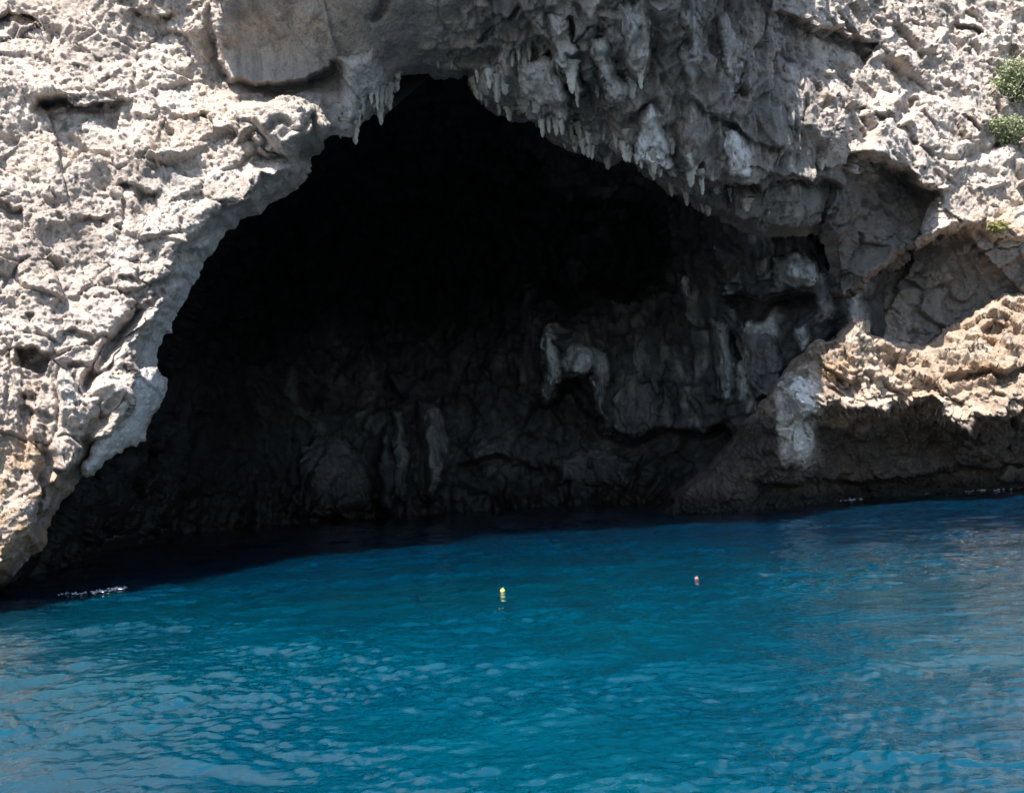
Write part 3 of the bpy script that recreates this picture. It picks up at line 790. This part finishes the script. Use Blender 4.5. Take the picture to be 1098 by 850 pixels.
b.inputs['Roughness'].default_value = .02
b.inputs['IOR'].default_value = 1.42
b.inputs['Coat Weight'].default_value = .3; b.inputs['Coat IOR'].default_value = 1.5; b.inputs['Coat Roughness'].default_value = .01
g = N('ShaderNodeNewGeometry')
n1 = N('ShaderNodeTexNoise'); n1.inputs['Scale'].default_value = .22; n1.inputs['Detail'].default_value = 3; L(g.outputs['Position'], n1.inputs['Vector'])
mx = N('ShaderNodeMix'); mx.data_type = 'RGBA'; mx.inputs[6].default_value = (.0, .022, .056, 1); mx.inputs[7].default_value = (.0, .054, .076, 1)
L(n1.outputs['Fac'], mx.inputs[0])
sp = N('ShaderNodeSeparateXYZ'); L(g.outputs['Position'], sp.inputs[0])
mr = N('ShaderNodeMapRange'); mr.interpolation_type = 'SMOOTHSTEP'; mr.inputs['From Min'].default_value = 7; mr.inputs['From Max'].default_value = 27; L(sp.outputs['Y'], mr.inputs['Value'])
m2 = N('ShaderNodeMix'); m2.data_type = 'RGBA'; m2.inputs[7].default_value = (.0, .0105, .027, 1)  # water colour darkens towards the cave, painting its shade
L(mr.outputs['Result'], m2.inputs[0]); L(mx.outputs[2], m2.inputs[6]); L(m2.outputs[2], b.inputs['Base Color'])
n2 = N('ShaderNodeTexNoise'); n2.inputs['Scale'].default_value = 1; n2.inputs['Detail'].default_value = 4
m3 = N('ShaderNodeMapping'); m3.inputs['Scale'].default_value = (4.5, 8.5, 1); L(g.outputs['Position'], m3.inputs['Vector']); L(m3.outputs['Vector'], n2.inputs['Vector'])
bp = N('ShaderNodeBump'); bp.inputs['Strength'].default_value = .5; bp.inputs['Distance'].default_value = .04
L(n2.outputs['Fac'], bp.inputs['Height']); L(bp.outputs['Normal'], b.inputs['Normal']); L(bp.outputs['Normal'], b.inputs['Coat Normal'])
M['sea'] = m
sea = tag(link_mesh('sea', verts, [q, tri], m), 'calm turquoise sea with small ripples in front of the cave', 'sea', kind='structure')

# ------------------------------------------------------------------ foam at the waterline, small floats
mf, nt, b = new_mat('foam'); b.inputs['Base Color'].default_value = (.75, .77, .76, 1); b.inputs['Roughness'].default_value = .8
r = np.random.default_rng(8)
FV, FF = [], []
def fleck(x, y, z, sx, sy):
    k0 = len(FV); n = 7
    for j in range(n):
        a = j / n * math.tau + r.uniform(-.25, .25); q_ = r.uniform(.55, 1.1)
        FV.append((x + sx * q_ * math.cos(a), y + sy * q_ * math.sin(a), z + r.uniform(-.004, .004)))
    FV.append((x, y, z + min(sx, sy) * .5))
    for j in range(n): FF.append((k0 + j, k0 + (j + 1) % n, k0 + n))
for (u0_, v0_, u1_, v1_, n, spread, big) in [(60, 640, 98, 637, 40, .8, .06), (98, 637, 136, 632, 60, 1.0, .08), (800, 546, 862, 540, 26, 1.2, .12), (900, 538, 925, 535, 18, 1.0, .14), (930, 533, 1040, 528, 30, 1.0, .09),
                                   (1036, 528, 1100, 523, 46, 1.0, .13), (836, 541, 846, 540, 8, .5, .16)]:
    for k in range(n):
        t = r.random(); p = on_water(u0_ + (u1_ - u0_) * t, v0_ + (v1_ - v0_) * t + r.normal() * spread)
        sz = big * r.uniform(.12, .6)
        fleck(p[0], p[1], .035 + r.uniform(0, .03), sz * 1.3, sz * .8)
foam = tag(link_mesh('sea_foam', FV, [np.array(FF)], mf), 'white foam flecks along the foot of the rock', 'foam', kind='stuff')

def mooring_float(u, v, R, col, label):
    p = on_water(u, v)
    mt, nt, b = new_mat('float_' + label.split()[1]); b.inputs['Base Color'].default_value = (*col, 1); b.inputs['Roughness'].default_value = .35
    prof = [(0, -1), (.5, -.88), (.85, -.55), (1, -.1), (.98, .25), (.8, .62), (.5, .86), (.24, .97), (.2, 1.12), (.26, 1.2), (.2, 1.3), (0, 1.32)]
    n = 20
    V = [(R * a * math.cos(j / n * math.tau), R * a * math.sin(j / n * math.tau), R * c) for a, c in prof for j in range(n)]
    Q = [(i * n + j, i * n + (j + 1) % n, (i + 1) * n + (j + 1) % n, (i + 1) * n + j) for i in range(len(prof) - 1) for j in range(n)]
    o = link_mesh('mooring_float', V, [np.array(Q)], mt)
    o.location = (p[0], p[1], R * .25); o.rotation_euler = (.25, .2, 0)
    tag(o, label, 'float', 'small floats on the water')
    # rope eye on top
    V, Q = [], []
    for i in range(12):
        a = i / 12 * math.tau
        for j in range(6):
            c = j / 6 * math.tau; rr = R * (.26 + .07 * math.cos(c))
            V.append((rr * math.cos(a), R * .07 * math.sin(c), R * 1.5 + rr * math.sin(a)))
    for i in range(12):
        for j in range(6): Q.append((i * 6 + j, ((i + 1) % 12) * 6 + j, ((i + 1) % 12) * 6 + (j + 1) % 6, i * 6 + (j + 1) % 6))
    link_mesh('rope_eye', V, [np.array(Q)], M['bark'], parent=o)
mooring_float(539, 634, .05, (.55, .52, .10), 'small yellow float bobbing in the middle of the water before the cave')
mooring_float(747, 621, .045, (.22, .11, .10), 'tiny pinkish float on the water nearer the rock outcrop')

# ------------------------------------------------------------------ light and camera
SUN_EL, SUN_AZ = math.radians(61), math.radians(-153)     # azimuth measured from +Y (ahead) clockwise; behind the boat to the left
sdir = np.array([math.sin(SUN_AZ) * math.cos(SUN_EL), math.cos(SUN_AZ) * math.cos(SUN_EL), math.sin(SUN_EL)])
from mathutils import Vector
ld = bpy.data.lights.new('sun', 'SUN'); ld.energy = 4.2; ld.angle = math.radians(.53); ld.color = (1, .95, .88)
lo = bpy.data.objects.new('sun', ld); COL.objects.link(lo)
lo.rotation_euler = Vector(sdir).to_track_quat('Z', 'Y').to_euler()
w = bpy.data.worlds.new('World'); sc.world = w; w.use_nodes = True
nt = w.node_tree
sky = nt.nodes.new('ShaderNodeTexSky'); sky.sky_type = 'NISHITA'; sky.sun_disc = False
sky.sun_elevation = SUN_EL; sky.sun_rotation = SUN_AZ
nt.links.new(sky.outputs[0], nt.nodes['Background'].inputs[0]); nt.nodes['Background'].inputs[1].default_value = .10

cd = bpy.data.cameras.new('camera'); cam = bpy.data.objects.new('camera', cd); COL.objects.link(cam)
from mathutils import Matrix
cam.matrix_world = Matrix([[rt[0], up[0], -fw[0], 0], [rt[1], up[1], -fw[1], 0], [rt[2], up[2], -fw[2], CAMH], [0, 0, 0, 1]])
cd.sensor_fit = 'HORIZONTAL'; cd.sensor_width = 36; cd.lens = F / 1098 * 36
cd.clip_start = .1; cd.clip_end = 20000
sc.camera = cam
vs = sc.view_settings
vs.view_transform = 'Standard'; vs.look = 'None'; vs.gamma = 1; vs.exposure = 1.55; vs.use_curve_mapping = False
sc.cycles.use_denoising = True
sc.cycles.max_bounces = 6; sc.cycles.diffuse_bounces = 3; sc.cycles.glossy_bounces = 3
